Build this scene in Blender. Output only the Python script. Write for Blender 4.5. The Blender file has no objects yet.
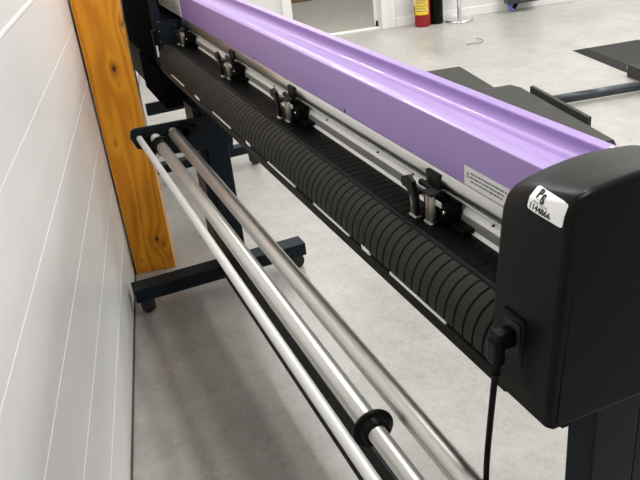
import bpy, bmesh, math, random
from mathutils import Vector, Matrix
random.seed(7)
S = bpy.context.scene
COL = S.collection
PI = math.pi

# ------------------------------------------------------------------ materials
def mat(name, col, rough=.5, metal=0., bump=0., bscale=200., spec=.5, var=0., vscale=8., coat=0.):
    m = bpy.data.materials.new(name); m.use_nodes = True
    nt = m.node_tree; b = nt.nodes['Principled BSDF']
    b.inputs['Base Color'].default_value = (*col, 1)
    b.inputs['Roughness'].default_value = rough
    b.inputs['Metallic'].default_value = metal
    b.inputs['Specular IOR Level'].default_value = spec if spec >= .3 else .5
    if spec < .3: b.inputs['IOR'].default_value = 1.0 + spec
    b.inputs['Coat Weight'].default_value = coat
    tc = nt.nodes.new('ShaderNodeTexCoord')
    if bump:
        n = nt.nodes.new('ShaderNodeTexNoise'); n.inputs['Scale'].default_value = bscale
        bp = nt.nodes.new('ShaderNodeBump'); bp.inputs['Strength'].default_value = bump
        bp.inputs['Distance'].default_value = .001
        nt.links.new(tc.outputs['Object'], n.inputs['Vector'])
        nt.links.new(n.outputs['Fac'], bp.inputs['Height'])
        nt.links.new(bp.outputs['Normal'], b.inputs['Normal'])
    if var:
        n = nt.nodes.new('ShaderNodeTexNoise'); n.inputs['Scale'].default_value = vscale; n.inputs['Detail'].default_value = 6
        r = nt.nodes.new('ShaderNodeValToRGB')
        r.color_ramp.elements[0].position = .3; r.color_ramp.elements[1].position = .7
        r.color_ramp.elements[0].color = (*[c*(1-var) for c in col], 1)
        r.color_ramp.elements[1].color = (*[min(1, c*(1+var)) for c in col], 1)
        nt.links.new(tc.outputs['Object'], n.inputs['Vector'])
        nt.links.new(n.outputs['Fac'], r.inputs['Fac'])
        nt.links.new(r.outputs['Color'], b.inputs['Base Color'])
    return m

M = {}
M['purple'] = mat('lilac_plastic', (.32, .212, .495), .46, coat=.15, bump=.05, bscale=900)
M['black'] = mat('black_plastic', (.009, .009, .009), .5, bump=.35, bscale=1400, spec=.2)
M['black_s'] = mat('smooth_black', (.004, .004, .004), .34, spec=.2)
M['cover'] = mat('black_textured_cover', (.0065, .0065, .0062), .34, bump=.25, bscale=1100, spec=.13, coat=.10)
M['cover'].node_tree.nodes['Principled BSDF'].inputs['Coat Roughness'].default_value = .22
M['matte'] = mat('matte_black_plastic', (.004, .004, .0045), .85, spec=.03)
M['guide'] = mat('guide_plastic', (.026, .026, .0235), .5, bump=.2, bscale=900, spec=.15)
M['guide_d'] = mat('guide_groove_shade', (.004, .004, .004), .7, spec=.2)  # same plastic as the ribs; groove shade put into a darker colour
M['navy'] = mat('navy_black_steel', (.010, .0145, .020), .42, bump=.25, bscale=700, spec=.2)
M['alu'] = mat('brushed_aluminium', (.55, .55, .53), .33, 1.)
M['alu_l'] = mat('bright_aluminium', (.80, .80, .77), .30, 1.)
M['alu_d'] = mat('shaded_aluminium_tone', (.36, .36, .34), .38, .5)
M['bright'] = mat('lit_aluminium_tone', (.85, .85, .82), .35, .1)
M['tube'] = mat('satin_tube_metal', (.60, .595, .57), .40, .9, bump=.05, bscale=300)
M['tube_w'] = mat('pale_tube_metal', (.70, .70, .69), .50, .55)
M['roller'] = mat('brown_grey_roller', (.26, .235, .19), .42, .4)
M['steel'] = mat('bright_steel', (.8, .8, .8), .2, 1.)
M['silver_p'] = mat('pale_metal_foot', (.62, .62, .60), .35, .6)
M['white'] = mat('white_sticker', (.93, .93, .93), .5)
M['tape'] = mat('white_tape', (.95, .95, .94), .4)
M['slabel'] = mat('grey_white_sticker', (.70, .70, .68), .5)
M['ink'] = mat('black_ink', (.012, .012, .012), .6)
M['ink_g'] = mat('grey_ink', (.25, .25, .25), .6)
M['yellow'] = mat('yellow_label', (.80, .55, .02), .5)
M['red'] = mat('red_enamel', (.27, .003, .008), .35)
M['rubber'] = mat('black_rubber', (.012, .012, .012), .7)
M['trimw'] = mat('white_trim_paint', (.78, .78, .76), .35)
M['backwall'] = mat('white_wall_paint', (.70, .70, .69), .45, var=.03, vscale=3)
M['wallpanel'] = mat('white_wall_panel', (.79, .787, .775), .30, var=.035, vscale=2.2)
M['groove_light'] = mat('groove_highlight_white', (.90, .90, .89), .4)
M['gap'] = mat('dark_joint', (.06, .06, .06), .8)
M['ceil'] = mat('ceiling_paint', (.72, .72, .71), .7)
M['plate'] = mat('dark_tread_steel', (.020, .020, .020), .5, .0, spec=.25, var=.3, vscale=60, bump=1.0, bscale=60)
M['plate2'] = mat('grey_black_steel', (.042, .042, .039), .5, .0, spec=.25, var=.2, vscale=14)
M['bluegrey'] = mat('slate_steel', (.045, .055, .065), .35, .3)
M['blue'] = mat('blue_plastic', (.10, .16, .55), .35)
M['card'] = mat('brown_cardboard', (.28, .18, .09), .8, var=.1)
M['floor2'] = mat('grey_carpet_floor', (.36, .34, .30), .75, var=.12, vscale=14, bump=.3, bscale=300)
M['scrap'] = mat('grey_strap', (.14, .13, .12), .6)
M['debris'] = mat('dark_grit', (.05, .045, .035), .8)

# concrete floor
def floor_mat():
    m = bpy.data.materials.new('polished_concrete'); m.use_nodes = True
    nt = m.node_tree; b = nt.nodes['Principled BSDF']; L = nt.links.new
    tc = nt.nodes.new('ShaderNodeTexCoord')
    def noise(s, d=6, r=.6):
        n = nt.nodes.new('ShaderNodeTexNoise'); n.inputs['Scale'].default_value = s
        n.inputs['Detail'].default_value = d; n.inputs['Roughness'].default_value = r
        L(tc.outputs['Object'], n.inputs['Vector']); return n
    def ramp(n, p0, c0, p1, c1):
        r = nt.nodes.new('ShaderNodeValToRGB'); e = r.color_ramp.elements
        e[0].position, e[1].position = p0, p1; e[0].color = (*c0, 1); e[1].color = (*c1, 1)
        L(n.outputs['Fac'], r.inputs['Fac']); return r
    def mix(a, bb, f, t='MULTIPLY'):
        x = nt.nodes.new('ShaderNodeMix'); x.data_type = 'RGBA'; x.blend_type = t
        x.inputs[0].default_value = f; L(a, x.inputs[6]); L(bb, x.inputs[7]); return x.outputs[2]
    a = ramp(noise(1.1), .35, (.375, .367, .342), .65, (.475, .466, .437))
    c = ramp(noise(9, 8, .7), .34, (.77, .77, .765), .64, (1, 1, 1))
    d = ramp(noise(55, 6, .7), .32, (.80, .795, .785), .55, (1, 1, 1))
    e = ramp(noise(160, 3, .7), .27, (.55, .53, .50), .37, (1, 1, 1))
    o = mix(a.outputs['Color'], c.outputs['Color'], .75)
    o = mix(o, d.outputs['Color'], .8); o = mix(o, e.outputs['Color'], .7)
    L(o, b.inputs['Base Color'])
    rr = nt.nodes.new('ShaderNodeMapRange'); rr.inputs[3].default_value = .24; rr.inputs[4].default_value = .40
    L(noise(7).outputs['Fac'], rr.inputs[0]); L(rr.outputs[0], b.inputs['Roughness'])
    bp = nt.nodes.new('ShaderNodeBump'); bp.inputs['Strength'].default_value = .04; bp.inputs['Distance'].default_value = .002
    L(noise(30).outputs['Fac'], bp.inputs['Height']); L(bp.outputs['Normal'], b.inputs['Normal'])
    return m
M['floor'] = floor_mat()

# wood: object coords are (across, depth, height) in the post's own frame
def wood_mat():
    m = bpy.data.materials.new('varnished_pine'); m.use_nodes = True
    nt = m.node_tree; b = nt.nodes['Principled BSDF']; L = nt.links.new
    tc = nt.nodes.new('ShaderNodeTexCoord')
    def vm(op, a, bb=None, val=None):
        n = nt.nodes.new('ShaderNodeVectorMath'); n.operation = op
        L(a, n.inputs[0])
        if bb is not None: L(bb, n.inputs[1])
        if val is not None: n.inputs[1].default_value = val
        return n
    def ma(op, a, bv=None, bl=None, c=None):
        n = nt.nodes.new('ShaderNodeMath'); n.operation = op
        L(a, n.inputs[0])
        if bl is not None: L(bl, n.inputs[1])
        elif bv is not None: n.inputs[1].default_value = bv
        if c is not None: n.inputs[2].default_value = c
        return n.outputs[0]
    knots = [(.113, .926, 1.), (.183, 1.092, .8), (.131, .156, .9), (.152, .126, .6), (.041, .063, .5),
             (.05, .62, .35), (.09, 1.22, .45), (.12, .86, .3)]
    knotsum = None; core = None
    for (x, z, s) in knots:
        d = vm('SUBTRACT', tc.outputs['Object'], val=(x, 0, z))
        d2 = vm('MULTIPLY', d.outputs[0], val=(1, 0, .55))
        ln = vm('LENGTH', d2.outputs[0]).outputs['Value']
        g = ma('MULTIPLY', ln, -1/(.022*s+.008)); g = ma('EXPONENT', g); g = ma('MULTIPLY', g, s)
        k = ma('MULTIPLY', ln, -1/(.0045*s+.001)); k = ma('EXPONENT', k); k = ma('MULTIPLY', k, 2.2*s)
        knotsum = g if knotsum is None else ma('ADD', knotsum, bl=g)
        core = k if core is None else ma('ADD', core, bl=k)
    st = vm('MULTIPLY', tc.outputs['Object'], val=(1, 1, .09))
    n1 = nt.nodes.new('ShaderNodeTexNoise'); n1.inputs['Scale'].default_value = 9; n1.inputs['Detail'].default_value = 2
    L(st.outputs[0], n1.inputs['Vector'])
    sx = nt.nodes.new('ShaderNodeSeparateXYZ'); L(tc.outputs['Object'], sx.inputs[0])
    ring = ma('MULTIPLY', n1.outputs['Fac'], 7.0)
    ring = ma('ADD', ring, bl=ma('MULTIPLY', knotsum, 2.2))
    ring = ma('ADD', ring, bl=ma('MULTIPLY', sx.outputs[0], 16.0))
    ring = ma('SINE', ma('MULTIPLY', ring, 5.2))
    ring = ma('MULTIPLY_ADD', ring, .5, c=.5)
    fine = nt.nodes.new('ShaderNodeTexNoise'); fine.inputs['Scale'].default_value = 160; fine.inputs['Detail'].default_value = 3
    L(vm('MULTIPLY', tc.outputs['Object'], val=(1, 1, .05)).outputs[0], fine.inputs['Vector'])
    f = ma('ADD', ma('MULTIPLY', ring, .6), bl=ma('MULTIPLY', fine.outputs['Fac'], .5))
    r = nt.nodes.new('ShaderNodeValToRGB'); e = r.color_ramp.elements
    e[0].position = .1; e[0].color = (.86, .36, .018, 1)
    e[1].position = .95; e[1].color = (.60, .205, .008, 1)
    L(f, r.inputs['Fac'])
    mx = nt.nodes.new('ShaderNodeMix'); mx.data_type = 'RGBA'; mx.blend_type = 'MIX'
    cl = ma('MINIMUM', core, 1.0)
    L(cl, mx.inputs[0]); L(r.outputs['Color'], mx.inputs[6]); mx.inputs[7].default_value = (.045, .014, .004, 1)
    L(mx.outputs[2], b.inputs['Base Color'])
    b.inputs['Roughness'].default_value = .42; b.inputs['Specular IOR Level'].default_value = .3
    return m
M['wood'] = wood_mat()
M['woodedge'] = mat('pale_wood_edge', (.62, .44, .22), .5)

# ------------------------------------------------------------------ helpers
def W(u, v):                                   # room frame: u along the left wall, v away from it
    a = math.radians(-10.9); w = (math.cos(a), math.sin(a)); n = (-w[1], w[0])
    return (1.82 + u*w[0] - v*n[0], .023 + u*w[1] - v*n[1])
ROOM_ROT = math.radians(-10.9)

def verts_box(bm, pts, faces=None):
    vs = [bm.verts.new(p) for p in pts]
    fs = [(0, 3, 2, 1), (4, 5, 6, 7), (0, 1, 5, 4), (1, 2, 6, 5), (2, 3, 7, 6), (3, 0, 4, 7)]
    return [bm.faces.new([vs[i] for i in f]) for f in fs], vs

def box(bm, x0, x1, y0, y1, z0, z1, bev=0, seg=2, mi=0):
    x0, x1 = sorted((x0, x1)); y0, y1 = sorted((y0, y1)); z0, z1 = sorted((z0, z1))
    t = bmesh.new()
    verts_box(t, [(x0, y0, z0), (x1, y0, z0), (x1, y1, z0), (x0, y1, z0), (x0, y0, z1), (x1, y0, z1), (x1, y1, z1), (x0, y1, z1)])
    if bev: bmesh.ops.bevel(t, geom=t.edges[:], offset=bev, segments=seg, profile=.5, affect='EDGES')
    merge(bm, t, mi)

def merge(bm, t, mi=0, mtx=None):
    bmesh.ops.recalc_face_normals(t, faces=t.faces[:])
    if mtx is not None: bmesh.ops.transform(t, matrix=mtx, verts=t.verts[:])
    mp = {v: bm.verts.new(v.co) for v in t.verts}
    for f in t.faces:
        try:
            nf = bm.faces.new([mp[v] for v in f.verts]); nf.material_index = mi if mi else f.material_index; nf.smooth = f.smooth
        except ValueError: pass
    t.free()

def rbox(bm, u0, u1, v0, v1, z0, z1, bev=0, mi=0):   # box in room frame
    t = bmesh.new(); box(t, u0, u1, v0, v1, z0, z1, bev)
    for v in t.verts:
        x, y = W(v.co.x, v.co.y); v.co.x, v.co.y = x, y
    merge(bm, t, mi)

def prism(bm, prof, x0, x1, bev=0, seg=2, mi=0, axis='x'):
    t = bmesh.new()
    def P(p, s): return (s, p[0], p[1]) if axis == 'x' else ((p[0], s, p[1]) if axis == 'y' else (p[0], p[1], s))
    a = [t.verts.new(P(p, x0)) for p in prof]; c = [t.verts.new(P(p, x1)) for p in prof]
    n = len(prof)
    fa, fb = t.faces.new(a[::-1]), t.faces.new(c)
    for i in range(n): t.faces.new((a[i], a[(i+1) % n], c[(i+1) % n], c[i]))
    if bev: bmesh.ops.bevel(t, geom=list(fa.edges)+list(fb.edges), offset=bev, segments=seg, profile=.5, affect='EDGES')
    merge(bm, t, mi)

def cyl(bm, p0, p1, r, seg=24, r2=None, mi=0, smooth=True, cap=True):
    p0, p1 = Vector(p0), Vector(p1); d = p1-p0; q = d.to_track_quat('Z', 'Y')
    r2 = r if r2 is None else r2
    A, B = [], []
    for i in range(seg):
        a = 2*PI*i/seg; c = Vector((math.cos(a), math.sin(a), 0))
        A.append(bm.verts.new(p0 + q @ (c*r))); B.append(bm.verts.new(p1 + q @ (c*r2)))
    for i in range(seg):
        f = bm.faces.new((A[i], A[(i+1) % seg], B[(i+1) % seg], B[i])); f.smooth = smooth; f.material_index = mi
    if cap:
        for f in (bm.faces.new(A[::-1]), bm.faces.new(B)): f.material_index = mi

def lathe(bm, c, prof, seg=32, axis='z', mi=0, smooth=True):      # prof: (r, h) pairs, closed at both ends
    rings = []
    for r, h in prof:
        ring = []
        for i in range(seg):
            a = 2*PI*i/seg; x, y = r*math.cos(a), r*math.sin(a)
            p = (x, y, h) if axis == 'z' else ((h, x, y) if axis == 'x' else (x, h, y))
            ring.append(bm.verts.new(Vector(c)+Vector(p)))
        rings.append(ring)
    for k in range(len(rings)-1):
        for i in range(seg):
            f = bm.faces.new((rings[k][i], rings[k][(i+1) % seg], rings[k+1][(i+1) % seg], rings[k+1][i])); f.smooth = smooth; f.material_index = mi
    bm.faces.new(rings[0][::-1]).material_index = mi; bm.faces.new(rings[-1]).material_index = mi

def tube(bm, pts, r, seg=12):
    pts = [Vector(p) for p in pts]
    sm = []
    for i in range(len(pts)-1):                      # Catmull-Rom
        p = [pts[max(i-1, 0)], pts[i], pts[i+1], pts[min(i+2, len(pts)-1)]]
        for k in range(8):
            t = k/8
            sm.append(.5*((2*p[1]) + (-p[0]+p[2])*t + (2*p[0]-5*p[1]+4*p[2]-p[3])*t*t + (-p[0]+3*p[1]-3*p[2]+p[3])*t**3))
    sm.append(pts[-1])
    rings = []; up = Vector((.3, 1, .2)).normalized()
    for i, p in enumerate(sm):
        d = (sm[min(i+1, len(sm)-1)] - sm[max(i-1, 0)]).normalized()
        s = d.cross(up).normalized(); up = s.cross(d).normalized()
        rings.append([bm.verts.new(p + r*(math.cos(2*PI*j/seg)*s + math.sin(2*PI*j/seg)*up)) for j in range(seg)])
    for k in range(len(rings)-1):
        for j in range(seg):
            f = bm.faces.new((rings[k][j], rings[k][(j+1) % seg], rings[k+1][(j+1) % seg], rings[k+1][j])); f.smooth = True
    bm.faces.new(rings[0][::-1]); bm.faces.new(rings[-1])

def wpos(o):
    v = Vector((0, 0, 0))
    while o is not None: v = v + o.location; o = o.parent
    return v
def obj(name, bm, m, parent=None, loc=None):
    """link a mesh; its vertices are world coordinates unless loc is given"""
    bmesh.ops.recalc_face_normals(bm, faces=bm.faces[:])
    base = wpos(parent) if parent is not None else Vector((0, 0, 0))
    if loc is None:                                   # put the origin at the base of the mesh
        xs = [v.co for v in bm.verts]
        c = Vector(((min(v.x for v in xs)+max(v.x for v in xs))/2, (min(v.y for v in xs)+max(v.y for v in xs))/2, min(v.z for v in xs)))
    else: c = Vector(loc)
    if parent is not None: c = Vector((0, 0, 0)) + base if loc is None else c
    bmesh.ops.translate(bm, verts=bm.verts[:], vec=-c)
    me = bpy.data.meshes.new(name); bm.to_mesh(me); bm.free()
    for mm in (m if isinstance(m, (list, tuple)) else [m]): me.materials.append(mm)
    o = bpy.data.objects.new(name, me); COL.objects.link(o)
    o.location = c - base
    if parent is not None: o.parent = parent
    return o
def empty(name, loc, label, cat, group=None):
    o = bpy.data.objects.new(name, None); COL.objects.link(o); o.location = loc; o.empty_display_size = .1
    o['label'] = label; o['category'] = cat
    if group: o['group'] = group
    return o
def tag(o, label, cat, group=None):
    o['label'] = label; o['category'] = cat
    if group: o['group'] = group
    return o
def struct(name, bm, m):
    o = obj(name, bm, m); o['kind'] = 'structure'; return o
def B(): return bmesh.new()

def text_bm(s, size, ox, up, right, origin, depth=.0006, bold=0.0, align='LEFT', sx=1.0):
    cu = bpy.data.curves.new('t', 'FONT'); cu.body = s; cu.size = size; cu.extrude = depth; cu.offset = bold; cu.align_x = align
    o = bpy.data.objects.new('t', cu); COL.objects.link(o)
    dg = bpy.context.evaluated_depsgraph_get(); me = bpy.data.meshes.new_from_object(o.evaluated_get(dg))
    bm = bmesh.new(); bm.from_mesh(me)
    bpy.data.objects.remove(o); bpy.data.curves.remove(cu); bpy.data.meshes.remove(me)
    R = Vector(right).normalized(); U = Vector(up).normalized(); N = R.cross(U)
    for v in bm.verts: v.co = Vector(origin) + R*(v.co.x*sx+ox) + U*v.co.y + N*v.co.z
    return bm

# ------------------------------------------------------------------ camera
cam = bpy.data.cameras.new('camera'); co = bpy.data.objects.new('camera', cam); COL.objects.link(co)
yaw, pit, roll = -0.34894934, -0.47251162, -0.1139027
f0 = Vector((math.cos(pit), 0, math.sin(pit))); r0 = Vector((0, -1, 0)); u0 = r0.cross(f0)
r1 = math.cos(roll)*r0 + math.sin(roll)*u0; u1 = -math.sin(roll)*r0 + math.cos(roll)*u0
Rz = Matrix.Rotation(yaw, 3, 'Z'); r1, u1, f1 = Rz @ r1, Rz @ u1, Rz @ f0
mw = Matrix(((r1.x, u1.x, -f1.x, 0), (r1.y, u1.y, -f1.y, 0), (r1.z, u1.z, -f1.z, 1.6), (0, 0, 0, 1)))
co.matrix_world = mw
cam.sensor_width = 36; cam.lens = 749.69*36/640; cam.clip_start = .02; cam.clip_end = 60
S.camera = co

# ------------------------------------------------------------------ room shell
CH = 3.3
U0, U1, V1 = -4.5, 5.55, 9.0
b = B(); rbox(b, U0-.1, U1+.06, -.02, V1, -.08, 0); struct('floor', b, M['floor'])
b = B(); rbox(b, U1+.06, 9.2, -.02, V1, -.08, -.004)
fl2 = struct('floor_next_room', b, M['floor2'])
b = B(); rbox(b, U0-.1, 9.2, -.12, V1, CH, CH+.1); struct('ceiling', b, M['ceil'])
# left wall made of horizontal panels with groove highlights painted on as pale strips
b = B(); rbox(b, U0, 9.2, -.12, -.012, 0, CH)
zs = [.008, .228, .447, .667, .886, 1.105, 1.323, 1.543, 1.763, 1.983, 2.203, 2.423, 2.643, 2.863, 3.083, CH]
for i in range(len(zs)-1):
    big = i == 5
    t0 = zs[i] + (.0 if i == 0 else .002); t1 = zs[i+1] - (.0095 if big else .002)
    rbox(b, U0, 9.2, -.012, 0, t0, t1)
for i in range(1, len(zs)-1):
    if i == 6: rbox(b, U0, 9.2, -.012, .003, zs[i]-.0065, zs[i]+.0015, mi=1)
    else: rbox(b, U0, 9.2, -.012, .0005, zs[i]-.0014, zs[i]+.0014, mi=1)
struct('wall_left', b, [M['wallpanel'], M['groove_light']])
b = B(); rbox(b, U0, 9.2, -.004, .006, 0, .007); struct('trim_1', b, M['gap'])
# back wall with door opening v 1.5 .. 2.42
DV0, DV1, DH = 1.50, 2.42, 2.08
b = B()
rbox(b, U1, U1+.12, -.1, DV0, 0, CH); rbox(b, U1, U1+.12, DV1, V1, 0, CH); rbox(b, U1, U1+.12, DV0, DV1, DH, CH)
struct('wall_back', b, M['backwall'])
b = B(); rbox(b, U1-.014, U1, DV1+.13, V1, 0, .085, .003); struct('baseboard_back', b, M['trimw'])
b = B()
rbox(b, U1-.03, U1+.13, DV1-.02, DV1+.055, 0, DH+.06, .004); rbox(b, U1-.018, U1, DV1+.055, DV1+.125, 0, DH+.06, .003)
rbox(b, U1-.03, U1+.13, DV0-.07, DV0+.02, 0, DH+.06, .004)
rbox(b, U1-.03, U1+.13, DV0-.07, DV1+.07, DH, DH+.08, .004)
struct('trim_2', b, M['trimw'])
b = B(); rbox(b, U1+.0, U1+.09, DV0, DV1, 0, .014, .003); struct('trim_3', b, M['trimw'])   # threshold
b = B(); t = B(); box(t, 0, .86, -.02, .02, .012, DH-.01, .003)
hx, hy = W(U1+.135, DV1-.035)
merge(b, t, 0, Matrix.Translation((hx, hy, 0)) @ Matrix.Rotation(math.radians(-26.5), 4, 'Z')); dr = struct('door_1', b, M['trimw'])
b = B(); rbox(b, U1+.125, U1+.14, DV1-.04, DV1-.012, .01, .06); 
hg = obj('door_hinge', b, M['black_s'], dr)
# next room far shell, right wall and rear wall
b = B(); rbox(b, 9.2, 9.3, -.1, V1, 0, CH); struct('wall_far', b, M['backwall'])
b = B(); rbox(b, U0, 9.2, V1, V1+.1, 0, CH); struct('wall_right', b, M['backwall'])
b = B(); rbox(b, U0-.1, U0, -.1, V1, 0, CH); struct('wall_rear', b, M['backwall'])

# ------------------------------------------------------------------ ceiling lights (linear fixtures along the room)
def ceiling_light(u, v, e, ln=1.25, wd=.12, row='row over the machine'):
    x, y = W(u, v)
    r = empty('ceiling_light', (x, y, CH-.0), 'white linear ceiling lamp, '+row, 'lamp', 'linear ceiling lamps')
    bb = B(); rbox(bb, u-ln/2, u+ln/2, v-wd/2, v+wd/2, CH-.07, CH, .006); obj('lamp_housing', bb, M['trimw'], r)
    bb = B(); rbox(bb, u-ln/2+.01, u+ln/2-.01, v-wd/2+.015, v+wd/2-.015, CH-.078, CH-.0705)
    m = bpy.data.materials.get('lamp_diffuser') or mat('lamp_diffuser', (.9, .9, .9), .5)
    pb = m.node_tree.nodes['Principled BSDF']
    pb.inputs['Emission Color'].default_value = (1, .985, .95, 1); pb.inputs['Emission Strength'].default_value = 2.0
    obj('diffuser', bb, m, r)
    L = bpy.data.lights.new('lamp_glow', 'AREA'); L.shape = 'RECTANGLE'; L.size = ln-.03; L.size_y = wd-.03
    L.energy = e; L.color = (1, .985, .96)
    lo = bpy.data.objects.new('lamp_glow', L); COL.objects.link(lo); lo.parent = r
    lo.location = (0, 0, -.085); lo.rotation_euler = (0, 0, ROOM_ROT)
    return r
LIGHTS = [('row nearest the panelled wall', 1.30, 48), ('middle row', 4.4, 60), ('row at the right side', 7.0, 36)]
for rn, v, e in LIGHTS:
    for u in (-1.3, .8, 2.9, 4.7):
        ceiling_light(u, v, e, row=rn)
ceiling_light(7.4, 2.2, 60, row='in the next room')

# ------------------------------------------------------------------ wooden post
x, y = W(1.31, 0)
b = B(); box(b, .009, .187, 0, .14, 0, CH, .0025, 1)
# local frame: x = across (v), y = depth (u), z up
po = bpy.data.meshes.new('wooden_post'); bmesh.ops.recalc_face_normals(b, faces=b.faces[:])
for f in b.faces:
    if len(f.verts) == 4 and f.calc_area() < .012: f.material_index = 1
b.to_mesh(po); b.free()
po.materials.append(M['wood']); po.materials.append(M['woodedge'])
post = bpy.data.objects.new('wooden_post', po); COL.objects.link(post)
post.location = (x, y, 0)
post.rotation_euler = (0, 0, ROOM_ROT - PI/2)
# rotate so local x -> +v, local y -> +u
tag(post, 'varnished orange pine post with knots standing against the white panelled wall', 'post')

# ------------------------------------------------------------------ the wide-format plotter
P = empty('large_format_plotter', (1.7, -.7, 0), 'long lilac and black cutting plotter on navy stand with silver roller tubes', 'plotter')
XN, XF = .735, 3.02                                   # body between end covers
# purple top cover
prof = [(-.630, 1.087), (-.630, 1.175), (-.631, 1.178), (-.634, 1.1795), (-.653, 1.1795), (-.656, 1.177), (-.672, 1.1742), (-.690, 1.168), (-.705, 1.162),
        (-.718, 1.159), (-.729, 1.160), (-.736, 1.164), (-.740, 1.171), (-.7412, 1.1797), (-.743, 1.1815), (-.7625, 1.1815), (-.766, 1.179), (-.785, 1.06), (-.66, 1.06)]
b = B(); prism(b, prof, XN-.02, 3.455)
cover = obj('lilac_top_cover', b, M['purple'], P)
cover.data.polygons.foreach_set('use_smooth', [True]*len(cover.data.polygons)); cover.data.set_sharp_from_angle(angle=.6)
cover['label'] = 'lilac plastic top cover with a long channel'
for xx in (2.116, 2.816, 1.476):
    b = B(); box(b, xx-.0025, xx+.0025, -.6305, -.629, 1.089, 1.097); obj('cover_clip', b, M['ink'], cover)
b = B(); cyl(b, (.795, -.752, 1.181), (.795, -.752, 1.1828), .0042, 16); obj('cover_screw', b, M['alu'], cover)
# aluminium front rail
prof = [(-.629, 1.000), (-.6335, 1.006), (-.634, 1.0215), (-.6365, 1.0225), (-.6405, 1.028), (-.6412, 1.0268), (-.6418, 1.0285), (-.648, 1.0335), (-.655, 1.0345), (-.66, 1.07), (-.67, 1.0), ]
b = B(); prism(b, prof[:1]+prof[1:], XN-.02, XF+.02, mi=0)
for f in b.faces:
    c = f.calc_center_median(); n = f.normal
    if -.649 < c.y < -.6365 and c.z > 1.0222: f.material_index = 1  # one metal: upward slopes coloured lighter as if lit, upright face greyer
    if c.y > -.632: f.material_index = 1
rail = obj('front_rail', b, [M['alu_d'], M['bright']], P); rail['label'] = 'silver aluminium front rail'
b = B(); box(b, XN-.02, XF+.02, -.6395, -.6355, 1.0435, 1.0462); obj('guide_rod', b, M['bright'], P)
b = B()
pts = [(-.629 + .0055*math.sin(PI*k/8), 1.0565+.030*k/8) for k in range(9)]
prism(b, pts + [(-.66, 1.0865), (-.66, 1.0565)], XN-.02, XF+.02)
for f in b.faces: f.smooth = abs(f.normal.x) < .5 and f.calc_center_median().y > -.64
ub = obj('upper_beam', b, M['alu'], P); ub['label'] = 'rounded silver beam under the lilac cover'
# rail end clip by near cover (small black marks along rail)
for xx in (1.35, 1.20, 1.62, 2.0, .93):
    b = B(); box(b, xx-.0016, xx+.0016, -.645, -.6405, 1.029, 1.0322); obj('rail_mark', b, M['ink'], rail)
# platen
b = B(); box(b, XN-.02, XF+.02, -.632, -.561, .975, 1.0, .001, 1); plat = obj('platen', b, M['black'], P)
b = B()
xx = .78
while xx < 2.98:
    box(b, xx, xx+.021, -.626, -.570, 1.0, 1.0010); xx += .024
obj('platen_grid', b, M['black_s'], plat)
b = B(); box(b, XN-.02, XF+.02, -.5655, -.559, 1.0, 1.0035, .001, 1); obj('platen_edge', b, M['black'], plat)
# media guide: curved apron
def gpt(t, off=0.):
    # t 0 (platen edge) .. 1 (bottom); bezier-like curve in (Y, Z)
    p = [(-.558, 1.000), (-.538, .997), (-.509, .982), (-.500, .950), (-.5065, .915), (-.517, .888)]
    n = 5; y = z = 0; dy = dz = 0
    for i, (a, c) in enumerate(p):
        w = math.comb(n, i)*t**i*(1-t)**(n-i); y += a*w; z += c*w
    for i in range(n):
        w = math.comb(n-1, i)*t**i*(1-t)**(n-1-i); dy += n*(p[i+1][0]-p[i][0])*w; dz += n*(p[i+1][1]-p[i][1])*w
    l = math.hypot(dy, dz); ny, nz = -dz/l, dy/l
    if ny < 0 and t > .5: pass
    return (y + off*ny, z + off*nz)
TT = .3                                             # where the white strips sit on the apron
while gpt(TT+.032)[0]/(gpt(TT+.032)[1]-1.6) > .7525: TT += .002
N = 18
outer = [gpt(k/N) for k in range(N+1)]
inner = [gpt(k/N, -.010) for k in range(N+1)]
b = B(); prism(b, outer + inner[::-1], XN-.02, XF)
for f in b.faces: f.smooth = abs(f.normal.x) < .5
gd = obj('media_guide', b, M['guide_d'], P)
b = B()
def strip(bm, x0, x1, t0, t1, h, n=14, smooth=True):
    lo = [gpt(t0+(t1-t0)*k/n, -.001) for k in range(n+1)]; hi = [gpt(t0+(t1-t0)*k/n, h) for k in range(n+1)]
    A = [[bm.verts.new((x, *p)) for p in lst] for x in (x0, x1) for lst in (lo, hi)]
    l0, h0, l1, h1 = A
    for k in range(n):
        f = bm.faces.new((h0[k], h0[k+1], h1[k+1], h1[k])); f.smooth = smooth
        bm.faces.new((l0[k], l0[k+1], h0[k+1], h0[k])); bm.faces.new((l1[k], h1[k], h1[k+1], l1[k+1]))
    bm.faces.new((l0[0], h0[0], h1[0], l1[0])); bm.faces.new((l0[n], l1[n], h1[n], h0[n]))
xx = .735; RP = .0262
while xx < 3.0:
    strip(b, xx, xx+RP-.0052, .02, TT-.012, .0018); xx += RP
gr = obj('guide_ribs', b, M['guide'], gd); gr.data.set_sharp_from_angle(angle=.6)
b = B(); strip(b, XN-.02, XF-.002, TT+.05, .99, .0018, 6); obj('guide_lip', b, M['guide'], gd)
b = B(); strip(b, XN-.02, XF-.002, .002, .012, .003, 3); obj('guide_top_edge', b, M['guide'], gd)
KS = gpt(TT+.02)[0]/-.525
for (a, c) in [(.889, 1.083), (1.167, 1.202), (1.263, 1.453), (1.569, 1.766), (1.915, 1.95), (2.103, 2.301), (2.468, 2.526), (2.69, 2.891)]:
    a, c = a*KS, c*KS
    b = B(); strip(b, a, c, TT-.0 if c-a > .1 else TT-.025, TT+.032, .0026, 4)
    obj('guide_tape', b, M['tape'], gd)['label'] = 'short white strip' if c-a < .1 else 'long white strip'
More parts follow.
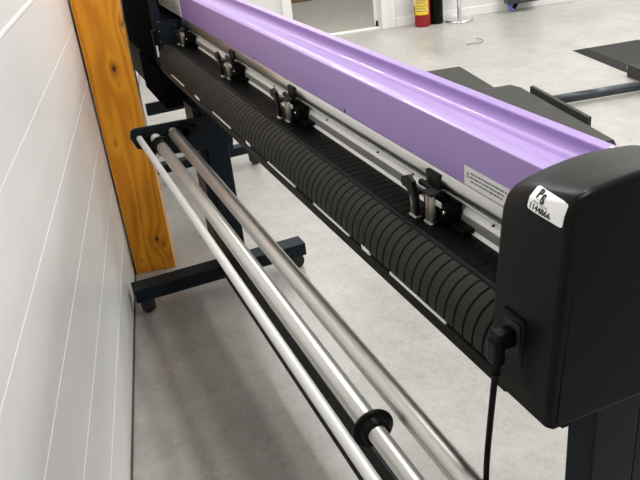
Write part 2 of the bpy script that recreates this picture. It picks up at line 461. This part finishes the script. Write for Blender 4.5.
# lower body behind the guide
b = B(); prism(b, [(-.535, .892), (-.555, .985), (-.86, .985), (-.90, .93), (-.86, .875), (-.60, .875)], .635, XF+.25)
obj('lower_body', b, M['black'], P)
b = B(); prism(b, [(-.64, 1.0), (-.655, 1.06), (-.78, 1.10), (-.86, 1.05), (-.87, .97), (-.64, .975)], XN, XF+.02)
obj('rear_housing', b, M['black'], P)

b = B(); box(b, 3.03, 3.46, -.50, -.90, .735, .90, .006); obj('lower_housing', b, M['matte'], P)
# end covers
def endcover(xs, name, parent, name2='n'):
    """xs: list of (x, inset, dz)"""
    base = [(-.5165, .897), (-.506, .905), (-.505, .95), (-.511, 1.05), (-.517, 1.11), (-.5205, 1.15), (-.5235, 1.172), (-.530, 1.189), (-.543, 1.200), (-.563, 1.2065),
            (-.59, 1.2115), (-.62, 1.215), (-.652, 1.2165), (-.685, 1.215), (-.718, 1.2115), (-.7285, 1.2095), (-.7335, 1.202), (-.765, 1.198), (-.90, 1.185),
            (-.955, 1.16), (-.975, 1.10), (-.975, .96), (-.955, .905), (-.93, .897)]
    top = [(-.5165, .897), (-.506, .905), (-.505, .95), (-.511, 1.05), (-.5165, 1.13), (-.5195, 1.175), (-.5215, 1.207), (-.526, 1.2225), (-.537, 1.2300), (-.560, 1.2340),
           (-.59, 1.2362), (-.62, 1.238), (-.652, 1.2395), (-.685, 1.239), (-.718, 1.236), (-.728, 1.233), (-.735, 1.229), (-.765, 1.226), (-.90, 1.208),
           (-.955, 1.18), (-.975, 1.10), (-.975, .96), (-.955, .905), (-.93, .897)]
    cy, cz = -.74, 1.05
    bm = B(); rings = []
    for x, ins, dz in xs:
        pts = []
        n = len(base)
        for i, (y, z) in enumerate(base):
            k = dz/.024
            pts.append(Vector((y, z)).lerp(Vector(top[i]), k))
        out = []
        for i in range(n):
            e = (pts[(i+1) % n]-pts[i-1]).normalized(); nn = Vector((-e.y, e.x))
            c = Vector((cy, cz))
            if nn.dot(c-pts[i]) < 0: nn = -nn
            out.append(pts[i] + nn*ins)
        rings.append([bm.verts.new((x, p.x, p.y)) for p in out])
    n = len(base)
    for k in range(len(rings)-1):
        for i in range(n):
            f = bm.faces.new((rings[k][i], rings[k][(i+1) % n], rings[k+1][(i+1) % n], rings[k+1][i])); f.smooth = True
    bm.faces.new(rings[0][::-1]); bm.faces.new(rings[-1])
    return obj(name, bm, M['cover'] if name2 == 'n' else M['matte'], parent)
def rnd(x0, r, sgn, dz0):       # quarter round from cap outwards
    return [(x0 + sgn*r*(1-math.cos(a)), r*(1-math.sin(a)), dz0) for a in [PI/2*k/6 for k in range(7)]]
near = [(.607, .013, .024)] + rnd(.607, .009, 1, .024) + [(.618, 0, .024), (.64, 0, .020), (.67, 0, .014), (.70, 0, .008), (.731, 0, .001), (.733, 0, 0)] + [(.738, .002, 0), (.741, .006, 0), (.742, .012, 0)]
nc = endcover(near, 'end_cover', P); nc['label'] = 'near black end cover with inventory sticker'
far = [(3.450, .003, 0), (3.453, 0, 0), (3.50, 0, .01), (3.60, 0, .024)] + [(x, i, .024) for x, i, _ in rnd(3.76, .012, -1, 0)][::-1]
fc = endcover(far, 'end_cover', P, 'f'); fc['label'] = 'far dark end cover beside the wooden post'
b = B(); prism(b, [(-.5165, .897), (-.507, .905), (-.505, .95), (-.507, 1.05), (-.511, 1.175), (-.516, 1.187), (-.539, 1.187), (-.544, 1.175), (-.546, 1.084), (-.66, 1.084), (-.66, .897)], 3.021, 3.452, .002, 1)
b.normal_update()
for f in b.faces: f.material_index = 0 if (abs(f.normal.x) > .5 and f.calc_center_median().x < 3.1) else 1
sp = obj('side_panel', b, [M['navy'], M['matte']], fc)
for y, z in ((-.534, 1.085), (-.531, 1.05), (-.527, 1.01)):
    b = B(); cyl(b, (3.0195, y, z), (3.014, y, z), .002, 12); obj('cover_screw', b, M['ink_g'], fc)
b = B(); box(b, 3.008, 3.0195, -.522, -.500, .925, 1.06, .003); box(b, 3.013, 3.0195, -.56, -.51, .90, .93, .003)
obj('side_latch', b, M['black_s'], fc)
b = B(); box(b, 3.0055, 3.008, -.512, -.505, .955, 1.0); obj('latch_label', b, M['slabel'], fc)
# power inlet in near cover
b = B(); box(b, .663, .713, -.5125, -.5045, .962, 1.040, .004); 
inl = obj('power_inlet', b, M['black_s'], nc)
b = B(); box(b, .670, .700, -.5055, -.5035, .985, 1.03, .001); obj('inlet_socket', b, M['rubber'], inl)
# inventory sticker on near cover (QR code left out)
nf0 = [(-.511, 1.05), (-.517, 1.11), (-.5205, 1.15), (-.5235, 1.172), (-.530, 1.189), (-.543, 1.200), (-.563, 1.2065), (-.59, 1.2115)]
nf1 = [(-.511, 1.05), (-.5165, 1.13), (-.5195, 1.175), (-.5215, 1.207), (-.526, 1.2225), (-.537, 1.2300), (-.560, 1.2340), (-.59, 1.2362)]
KX = [(.618, 1), (.64, .833), (.67, .583), (.70, .333), (.731, .04)]
def sticker_pt(s, t, off):
    x = (.6895 + .5*0 - .0035*t) + ((.6135 + .0035*t) - (.6895 - .0035*t))*s
    k = 1
    for (a, p), (c, q) in zip(KX, KX[1:]):
        if a <= x <= c: k = p + (q-p)*(x-a)/(c-a)
    pts = [Vector((a[0]+(c[0]-a[0])*k, a[1]+(c[1]-a[1])*k)) for a, c in zip(nf0, nf1)]
    arc = .173 - .031*t
    for p, q in zip(pts, pts[1:]):
        d = q-p
        if arc <= d.length:
            m = p + d.normalized()*arc; n = Vector((d.y, -d.x)).normalized()
            if n.x < 0: n = -n
            m += n*(off+.0003); return Vector((x, m.x, m.y))
        arc -= d.length
    return Vector((x, pts[-1].x, pts[-1].y))
def map_sticker(bm):
    for v in bm.verts:
        v.co = sticker_pt(v.co.x, v.co.y, .0006 + v.co.z)
def cutgrid(bm, n=8):
    for k in range(1, n):
        bmesh.ops.bisect_plane(bm, geom=bm.verts[:]+bm.edges[:]+bm.faces[:], plane_co=(0, k/n, 0), plane_no=(0, 1, 0))
        bmesh.ops.bisect_plane(bm, geom=bm.verts[:]+bm.edges[:]+bm.faces[:], plane_co=(k/n, 0, 0), plane_no=(1, 0, 0))
b = B()
cor = []
for cx, cy, a0 in ((.93, .10, -90), (.93, .90, 0), (.07, .90, 90), (.07, .10, 180)):
    for k in range(5):
        a = math.radians(a0 + 90*k/4); cor.append((cx + .07*math.cos(a), cy + .10*math.sin(a)))
lo = [b.verts.new((p[0], p[1], 0)) for p in cor]; hi = [b.verts.new((p[0], p[1], .0005)) for p in cor]
b.faces.new(lo[::-1]); b.faces.new(hi)
for i in range(len(cor)): b.faces.new((lo[i], lo[(i+1) % len(cor)], hi[(i+1) % len(cor)], hi[i]))
cutgrid(b, 14); map_sticker(b)
st = obj('inventory_sticker', b, M['white'], nc); st['label'] = 'white inventory sticker with black number'
def stick_text(s, size, x, y, sx, bold, m, nm):
    bm = text_bm(s, size, 0, (0, 1, 0), (1, 0, 0), (0, 0, 0), .0001, bold)
    for v in bm.verts: v.co = Vector((x + v.co.x*sx, y - v.co.y, v.co.z*1 + .0009))
    cutgrid(bm, 14)
    map_sticker(bm); return obj(nm, bm, m, st)
stick_text('P', .52, .17, .42, .46, .034, M['ink'], 'sticker_logo')
stick_text('S', .50, .325, .54, .46, .030, M['ink'], 'sticker_logo')
stick_text('AUCTION', .12, .13, .66, .80, .0, M['ink_g'], 'sticker_text')
stick_text('1144866', .32, .05, .93, .56, .010, M['ink'], 'sticker_number')

# warning sticker on the lilac panel near the near cover
b = B(); box(b, .868, .994, -.6298, -.6290, 1.0875, 1.1215); ws = obj('warning_sticker', b, M['slabel'], cover)
ws['label'] = 'pale warning sticker with a triangle and three lines of text'
b = B()
def tri(bm, cx, cz, r, y0, y1):
    pts = [(cx + r*math.sin(a), cz + r*math.cos(a)) for a in (0, 2*PI/3, 4*PI/3)]
    A = [bm.verts.new((p[0], y0, p[1])) for p in pts]; Bv = [bm.verts.new((p[0], y1, p[1])) for p in pts]
    bm.faces.new(A); bm.faces.new(Bv[::-1])
    for i in range(3): bm.faces.new((A[i], A[(i+1) % 3], Bv[(i+1) % 3], Bv[i]))
tri(b, .9835, 1.1062, .0072, -.6291, -.6288); obj('warning_triangle', b, M['ink'], ws)
b = B(); tri(b, .9835, 1.1062, .0046, -.6290, -.6286); obj('triangle_centre', b, M['slabel'], ws)
b = B(); box(b, .9831, .9839, -.6287, -.6284, 1.1045, 1.1085); box(b, .9831, .9839, -.6287, -.6284, 1.103, 1.1037)
obj('triangle_mark', b, M['ink'], ws)
b = B()
for r, z in enumerate((1.1122, 1.1052, 1.0982)):
    x = .9755; end = .878 if r == 0 else (.885 if r == 1 else .889)
    while x > end:
        l = random.uniform(.004, .013); l = min(l, x-end+.002)
        k = x
        while k > x-l:
            box(b, k-.0011, k, -.6291, -.6288, z-.0016, z+random.uniform(.0008, .0018)); k -= .00165
        x -= l + .0022
obj('warning_text', b, M['ink'], ws)
# far sticker with instructions and yellow corner
# ------------------------------------------------------------------ pinch roller units
def proto_pinch():
    """built around its own origin: x=0 unit centre, at (0,0,0) = (X, -.60, 1.0)"""
    r = bpy.data.objects.new('pinch_roller_unit', None); COL.objects.link(r); r.empty_display_size = .03
    def part(nm, bm, m, par=r):
        bmesh.ops.recalc_face_normals(bm, faces=bm.faces[:])
        me = bpy.data.meshes.new(nm); bm.to_mesh(me); bm.free(); me.materials.append(m)
        o = bpy.data.objects.new(nm, me); COL.objects.link(o); o.parent = par; return o
    b = B(); box(b, -.062, .018, -.0375, -.004, .012, .043, .003); box(b, -.105, -.02, -.0345, -.012, .003, .011, .001); box(b, -.045, .02, -.034, .008, .003, .012, .002)
    part('arm_block', b, M['black_s'])
    b = B(); box(b, -.016, .031, -.052, -.018, .054, .081, .003); hb = part('top_bracket', b, M['guide'])
    for x in (.021, .000):
        b = B(); cyl(b, (x, -.020, .068), (x, -.0173, .068), .0058, 16); part('bracket_hole', b, M['ink'], hb)
    for x, y, zt in ((.015, .014, .048), (-.025, .006, .058)):
        b = B()
        for dx in (-.0066, .0066): cyl(b, (x+dx, y, .004), (x+dx, y, zt), .0056, 16)
        rl = part('pinch_roller', b, M['roller'])
        b = B(); box(b, x-.0125, x+.0125, y-.007, y+.008, .001, .0055, .002); part('roller_foot', b, M['silver_p'], rl)
        b = B(); box(b, x-.014, x+.014, y-.012, y+.008, zt-.001, zt+.005, .002); part('roller_cap', b, M['guide'] if x < 0 else M['black_s'], rl)
    b = B(); box(b, -.062, -.044, .004, .007, .043, .053, .001); part('spring_tab', b, M['silver_p'])
    b = B()
    prism(b, [(.044, .062), (.040, .074), (.018, .083), (.000, .076), (-.002, .062), (-.010, .040), (-.010, .014), (-.003, .014), (-.001, .038), (.012, .056), (.030, .060), (.034, .056)], .018, .027, .0015, axis='y')
    part('release_lever', b, M['black_s'])
    b = B(); cyl(b, (-.04, -.008, .058), (.03, -.008, .058), .006, 14); part('pivot_shaft', b, M['black_s'])
    b = B(); cyl(b, (-.056, -.005, .030), (-.056, .000, .030), .0035, 12); part('set_screw', b, M['steel'])
    return r
def copy_tree(o, parent=None):
    c = o.copy(); COL.objects.link(c); c.parent = parent
    for ch in list(o.children):
        copy_tree(ch, c)
    return c
pr = proto_pinch()
for i, x in enumerate((1.075, 1.785, 2.315, 2.93)):
    o = pr if i == 0 else copy_tree(pr)
    o.parent = P; o.location = Vector((x, -.60, 1.0)) - P.location

# ------------------------------------------------------------------ stand
def leg(x0, x1, y0, y1, zt):
    b = B(); box(b, x0, x1, y1, y0, .115, zt, .003)
    lg = obj('stand_leg', b, M['navy'], P)
    return lg
LX0, LX1 = 2.735, 2.80
lf = leg(LX0, LX1, -.577, -.662, .885)
b = B(); box(b, LX0+.012, LX1+.09, -.548, -.577, .115, .80, .002); obj('leg_flange', b, M['navy'], lf)
ln_ = leg(.634, .69, -.61, -.690, .885)
b = B(); box(b, .640, .69, -.696, -.75, .12, .885, .003); obj('leg_flange', b, M['navy'], ln_)
def foot(x0, x1):
    b = B(); box(b, x0, x1, -.178, -.922, .068, .125, .002)
    f = obj('stand_foot', b, M['navy'], P)
    cx = (x0+x1)/2
    for y in (-.865, -.222):
        b = B()
        if y < -.5:
            cyl(b, (cx-.016, y-.02, .032), (cx+.016, y-.02, .032), .032, 24)
            cyl(b, (cx-.010, y-.02, .032), (cx+.010, y-.02, .032), .034, 24)
            box(b, cx-.02, cx+.02, y-.035, y+.02, .045, .070, .003)
        else:
            box(b, cx-.038, cx+.038, y-.028, y+.026, .02, .069, .003); cyl(b, (cx-.018, y, .022), (cx+.018, y, .022), .022, 20)
        obj('caster', b, M['rubber'], f)
    return f
foot(2.722, 2.806); foot(.62, .704)
# long crossbeam between the legs
b = B(); box(b, .69, 2.735, -.5425, -.5535, .095, .295, .002, 1); box(b, .69, 2.735, -.5535, -.575, .283, .295, .001, 1)
for f in b.faces: pass
cb = obj('crossbeam', b, M['black'], P)
b = B(); box(b, .69, 2.735, -.5435, -.570, .295, .2962); obj('beam_edge', b, M['bluegrey'], cb)
b = B(); box(b, .69, 2.80, -.60, -.66, .80, .885, .003); obj('top_rail', b, M['navy'], P)
# roll bracket at far leg
b = B(); prism(b, [(-.298, .745), (-.305, .771), (-.32, .777), (-.68, .765), (-.68, .64), (-.56, .64), (-.42, .652), (-.36, .685), (-.315, .70)], 2.722, 2.734, .001, 1)
br = obj('roll_bracket', b, M['navy'], P)
for y, z in ((-.50, .735), (-.355, .703), (-.425, .695)):
    b = B(); cyl(b, (2.722, y, z), (2.717, y, z), .0045, 12); obj('bracket_screw', b, M['silver_p'], br)
b = B(); box(b, 2.700, 2.722, -.335, -.545, .715, .748, .003); box(b, 2.700, 2.722, -.345, -.42, .668, .72, .004); box(b, 2.70, 2.722, -.485, -.515, .70, .76, .003)
obj('roller_bearing', b, M['black_s'], br)
# near bracket, partly outside the frame
b = B(); prism(b, [(-.298, .745), (-.305, .771), (-.32, .777), (-.60, .70), (-.62, .64), (-.56, .64), (-.42, .652), (-.36, .685), (-.315, .70)], .634-.013, .634-.001, .001, 1)
obj('roll_bracket', b, M['navy'], P)
# tubes
def tubepart(name, y, z, r, x0, x1, m, lab=None):
    b = B(); lathe(b, (0, y, z), [(r-.003, x0), (r, x0+.003), (r, x1-.003), (r-.003, x1)], 40, 'x')
    o = obj(name, b, m, P)
    if lab: o['label'] = lab
    return o
TY = [(-.3275, .7455, .0112), (-.385, .7325, .0200), (-.4555, .7350, .0208)]
t1 = tubepart('roller_tube', *TY[0], .625, 2.70, M['tube_w'], 'thin pale metal roller tube nearest the wall')
b = B(); TYy, TYz = TY[1][0], TY[1][1]
lathe(b, (0, TYy, TYz), [(.013, .625), (.0165, .628), (.0165, .897), (.0200, .898), (.0200, 2.657), (.017, 2.66)], 40, 'x')
t2 = obj('roller_tube', b, M['tube'], P); t2['label'] = 'middle metal roller tube carrying a black flange'
t3 = tubepart('roller_tube', *TY[2], .625, 2.70, M['tube'], 'thick metal roller tube furthest from the wall')
def flange(x, y, z, sgn):
    b = B()
    lathe(b, (x, y, z), [(.0203, -.008*sgn), (.0225, -.007*sgn), (.0235, -.003*sgn), (.036, -.002*sgn), (.0375, .001*sgn), (.0375, .004*sgn), (.036, .006*sgn), (.027, .0055*sgn), (.0255, .007*sgn), (.0250, .018*sgn), (.0235, .020*sgn), (.0185, .020*sgn), (.0165, .010*sgn)], 40, 'x')
    f = obj('media_flange', b, M['black_s'], t2)
    return f
flange(.905, TY[1][0], TY[1][1], -1)
flange(2.60, TY[1][0], TY[1][1], -1)
b = B(); lathe(b, (0, TY[1][0], TY[1][1]), [(.017, 2.66), (.0185, 2.663), (.0185, 2.70), (.017, 2.703)], 32, 'x'); obj('tube_end', b, M['tube_w'], t2)
b = B(); cyl(b, (2.585, TY[1][0]+.02, TY[1][1]-.02), (2.56, TY[1][0]+.022, TY[1][1]-.022), .006, 12); obj('flange_knob', b, M['silver_p'], t2)
b = B(); lathe(b, (0, TY[2][0], TY[2][1]), [(.0185, 2.70), (.0195, 2.702), (.0195, 2.716), (.018, 2.718)], 32, 'x'); obj('tube_end', b, M['tube_w'], t3)

# far instruction sticker
b = B(); box(b, 3.012, 3.445, -.6297, -.6290, 1.0875, 1.1745)
fs = obj('instruction_sticker', b, M['white'], cover)
b = B(); box(b, 3.03, 3.12, -.6291, -.6286, 1.147, 1.172); obj('yellow_patch', b, M['yellow'], fs)
b = B()
for k in range(9):
    z = 1.137 - k*.0052; x = 3.03
    while x < 3.43:
        l = random.uniform(.01, .035); box(b, x, min(x+l, 3.435), -.6291, -.6288, z, z+.0024); x += l+random.uniform(.006, .02)
for x0 in (3.15, 3.24, 3.34): box(b, x0, x0+.06, -.6291, -.6288, 1.147, 1.168)
obj('sticker_text', b, M['ink_g'], fs); fs['label'] = 'white instruction sticker with a yellow corner'

# power cord
pc = empty('power_cord', (.683, -.49, 0), 'black power cord plugged into the near end cover and hanging down', 'cord')
b = B(); box(b, .673, .698, -.5035, -.474, .998, 1.022, .004); box(b, .674, .697, -.487, -.470, .974, 1.012, .004); pl = obj('plug', b, M['black_s'], pc)
b = B(); cyl(b, (.6855, -.478, .953), (.6855, -.478, .975), .005, 16, .0075)
for k in range(4): cyl(b, (.6855, -.478, .955+k*.005), (.6855, -.478, .9575+k*.005), .0068, 16)
obj('strain_relief', b, M['black_s'], pl)
b = B(); tube(b, [(.6855, -.478, .96), (.6865, -.476, .93), (.691, -.473, .86), (.696, -.472, .80), (.700, -.473, .74), (.702, -.475, .6), (.70, -.478, .4), (.70, -.480, .2), (.70, -.481, .04), (.695, -.480, .012), (.67, -.478, .0055), (.60, -.47, .0055)], .0046); obj('cable', b, M['black_s'], pc)

# ------------------------------------------------------------------ background things by the back wall
def at(u, v): return W(u, v)
x, y = at(5.42, 2.785)
e = empty('fire_extinguisher', (x, y, 0), 'red fire extinguisher with yellow label on the floor by the white wall', 'fire extinguisher')
b = B(); lathe(b, (x, y, 0), [(.068, 0), (.076, .004), (.078, .012), (.078, .40), (.070, .435), (.045, .462), (.022, .472), (.022, .49)], 40); obj('cylinder_body', b, M['red'], e)
b = B()
def arc_label(bm, x, y, r, a0, a1, z0, z1, th=.001, n=14):
    P_ = []
    for k in range(n+1):
        a = a0 + (a1-a0)*k/n; c, s = math.cos(a), math.sin(a)
        P_.append([bm.verts.new((x+rr*c, y+rr*s, z)) for rr, z in ((r, z0), (r+th, z0), (r+th, z1), (r, z1))])
    for k in range(n):
        for j in range(4): 
            f = bm.faces.new((P_[k][j], P_[k][(j+1) % 4], P_[k+1][(j+1) % 4], P_[k+1][j])); f.smooth = False
    bm.faces.new(P_[0]); bm.faces.new(P_[-1][::-1])
ang = math.atan2(-y, -x)                       # direction facing the camera
arc_label(b, x, y, .078, ang-1.05, ang+.85, .118, .36); obj('yellow_label', b, M['yellow'], e)
b = B()
for z in (.15, .175, .20, .23, .25, .27): arc_label(b, x, y, .079, ang-.85, ang+random.uniform(.3, .6), z, z+.008, .0006)
obj('label_text', b, M['ink_g'], e)
b = B(); arc_label(b, x, y, .078, ang-1.5, ang-1.08, .20, .36); obj('white_label', b, M['white'], e)
b = B(); box(b, x-.02, x+.02, y-.02, y+.02, .488, .52, .003); box(b, x-.06, x+.02, y-.008, y+.008, .52, .535, .003); obj('valve_handle', b, M['black_s'], e)

x, y = at(5.455, 2.935)
b = B(); lathe(b, (x, y, 0), [(.066, 0), (.070, .004), (.070, .43), (.062, .452), (.040, .462), (.02, .466)], 36)
o = obj('black_canister', b, M['black_s']); tag(o, 'plain black canister standing right beside the red fire extinguisher', 'canister')
x, y = at(5.395, 3.155)
e = empty('barrier_post', (x, y, 0), 'silver barrier post with round chrome base by the white wall', 'post')
b = B(); lathe(b, (x, y, 0), [(.135, 0), (.137, .004), (.137, .016), (.130, .021), (.10, .026), (.04, .032), (.03, .036)], 48); obj('round_base', b, M['steel'], e)
b = B(); cyl(b, (x, y, .034), (x, y, .95), .019, 24); obj('pole', b, M['alu_l'], e)
b = B(); lathe(b, (x, y, .95), [(.028, 0), (.03, .004), (.03, .05), (.02, .06)], 24); obj('post_head', b, M['black_s'], e)

# blue and dark sack truck wheel / caddy at wall foot
x, y = at(5.42, 3.85)
e = empty('floor_cleaner', (x, y, 0), 'dark equipment with a blue curved foot at the base of the white wall', 'equipment')
def rp(u, v, z): a = at(u, v); return (a[0], a[1], z)
b = B()
tube(b, [rp(5.44, 3.69, .16), rp(5.43, 3.70, .09), rp(5.42, 3.715, .04), rp(5.42, 3.735, .018)], .017); obj('blue_foot', b, M['blue'], e)
b = B(); tube(b, [rp(5.44, 3.745, .03), rp(5.44, 3.79, .09), rp(5.45, 3.83, .14)], .022); obj('black_brace', b, M['black_s'], e)
b = B(); rbox(b, 5.36, 5.50, 3.66, 4.02, .085, .42, .025); obj('dark_body', b, M['bluegrey'], e)

# box in next room
x, y = at(7.95, 1.95)
b = B(); rbox(b, 7.75, 8.15, 1.4, 2.14, 0, .35, .003); o = obj('cardboard_box', b, M['card']); tag(o, 'brown cardboard box on grey floor beyond the doorway', 'box')

# ------------------------------------------------------------------ steel floor plates and bars behind the plotter
def treadplate(name, u0, u1, v0, v1, h, bev, lab, m, hole=None):
    t = B()
    # wedge-edged plate: bottom outline larger than top
    pts = [(u0, v0), (u1, v0), (u1, v1), (u0, v1)]
    tp = [(u0+bev, v0+bev), (u1-bev, v0+bev), (u1-bev, v1-bev), (u0+bev, v1-bev)]
    verts_box(t, [(*at(*p), 0.0) for p in pts] + [(*at(*p), h) for p in tp])
    o = obj(name, t, m); tag(o, lab, 'floor plate'); return o
treadplate('floor_plate', 2.3, 3.716, 2.02, 2.505, .030, .012, 'dark grey steel floor plate lying furthest back behind the lilac cover', M['plate2'])
e2 = treadplate('floor_plate', 1.80, 3.046, 2.53, 2.612, .0, 0, '', M['plate2']) if False else None
t = B(); pts = [(1.70, 2.10), (3.046, 2.10), (3.046, 2.612), (1.70, 2.612)]
tp = [(1.71, 2.11), (3.03, 2.11), (2.86, 2.600), (1.71, 2.600)]
verts_box(t, [(*at(*p), .031) for p in pts] + [(*at(*p), .062) for p in tp])
rbox(t, 1.9, 2.9, 2.52, 2.60, 0, .031)
o = obj('floor_plate', t, M['plate2']); tag(o, 'dark grey steel floor plate overlapping the furthest plate, next to upright bar', 'floor plate')
rp_ = empty('ramp_plate', (*at(2.8, 3.8), 0), 'black plate with sloping edges and a small hole, on the floor beyond the cross tube', 'floor plate')
t = B(); pts = [(1.6, 3.465), (3.735, 3.465), (3.735, 4.6), (1.6, 4.6)]
tp = [(1.6, 3.53), (3.66, 3.53), (3.69, 4.6), (1.6, 4.6)]
pts = [(1.6, 3.465), (3.745, 3.465), (3.665, 3.93), (1.6, 4.35)]; tp = [(1.6, 3.525), (3.635, 3.525), (3.645, 3.92), (1.6, 4.32)]
pts[3] = (1.6, 3.99); tp[3] = (1.6, 3.98); pts[2] = (3.665, 3.99); tp[2] = (3.645, 3.98)
verts_box(t, [(*at(*p), 0.0) for p in pts] + [(*at(*p), .032) for p in tp])
obj('ramp_body', t, M['plate'], rp_)
t = B(); cyl(t, (*at(3.575, 3.71), .0322), (*at(3.575, 3.71), .0345), .020, 20); obj('ramp_hole', t, M['ink'], rp_)
fr = empty('tube_frame', (*at(2.5, 2.9), 0), 'slate grey tubular floor frame with upright flat bar between the steel plates', 'frame')
t = B(); cyl(t, (*at(2.53, 2.66), .048), (*at(2.53, 3.42), .048), .031, 28); obj('cross_tube', t, M['bluegrey'], fr)
t = B(); rbox(t, 2.05, 2.79, 2.636, 2.662, .0, .082, .002); obj('flat_bar', t, M['plate2'], fr)
t = B(); rbox(t, 2.0, 2.90, 3.42, 3.455, .0, .085, .002); rbox(t, 1.95, 2.87, 3.455, 3.52, .05, .085, .002); obj('flat_bar', t, M['plate2'], fr)
t = B(); cyl(t, (*at(2.885, 3.44), .06), (*at(2.915, 3.44), .06), .016, 16); obj('silver_bolt', t, M['steel'], fr)
# scrap on floor
t = B(); tube(t, [(*at(4.42, 2.84), .004), (*at(4.43, 2.90), .006), (*at(4.40, 2.95), .008), (*at(4.44, 3.0), .014), (*at(4.50, 2.99), .02), (*at(4.53, 2.97), .012)], .0028)
o = obj('strap_scrap', t, M['scrap']); tag(o, 'small curled grey strap scrap lying on the pale open floor', 'scrap')

# second stand behind the far end
sx = 4.05
e = empty('equipment_stand', (sx, -.85, 0), 'dark equipment stand on casters beyond the far leg of the plotter', 'stand')
b = B(); box(b, sx, sx+.07, -.45, -1.155, .085, .135, .003); obj('stand_foot', b, M['navy'], e)
b = B(); cyl(b, (sx+.02, -1.135, .034), (sx+.05, -1.135, .034), .034, 24); box(b, sx+.015, sx+.055, -1.15, -1.10, .05, .086, .003); obj('caster', b, M['rubber'], e)
b = B(); cyl(b, (sx+.02, -.50, .034), (sx+.05, -.50, .034), .034, 24); box(b, sx+.015, sx+.055, -.53, -.48, .05, .086, .003); obj('caster', b, M['rubber'], e)
b = B(); box(b, sx+.005, sx+.065, -.93, -1.01, .135, .75, .003); obj('stand_leg', b, M['navy'], e)
b = B(); box(b, sx-.02, sx+.005, -.56, -.95, .435, .50, .003); obj('stand_bracket', b, M['navy'], e)
b = B(); box(b, sx-.01, sx+.85, -.62, -1.10, .56, .95, .01); obj('shading_tray', b, M['black'], e)  # bulk added to the stand so it casts shade on the floor

# ------------------------------------------------------------------ world and view
wd = bpy.data.worlds.new('world'); S.world = wd; wd.use_nodes = True
wd.node_tree.nodes['Background'].inputs[0].default_value = (.8, .85, .9, 1); wd.node_tree.nodes['Background'].inputs[1].default_value = .3
S.view_settings.view_transform = 'Standard'; S.view_settings.look = 'None'; S.view_settings.gamma = 1
S.view_settings.exposure = -0.35
try: S.view_settings.use_curve_mapping = False
except Exception: pass
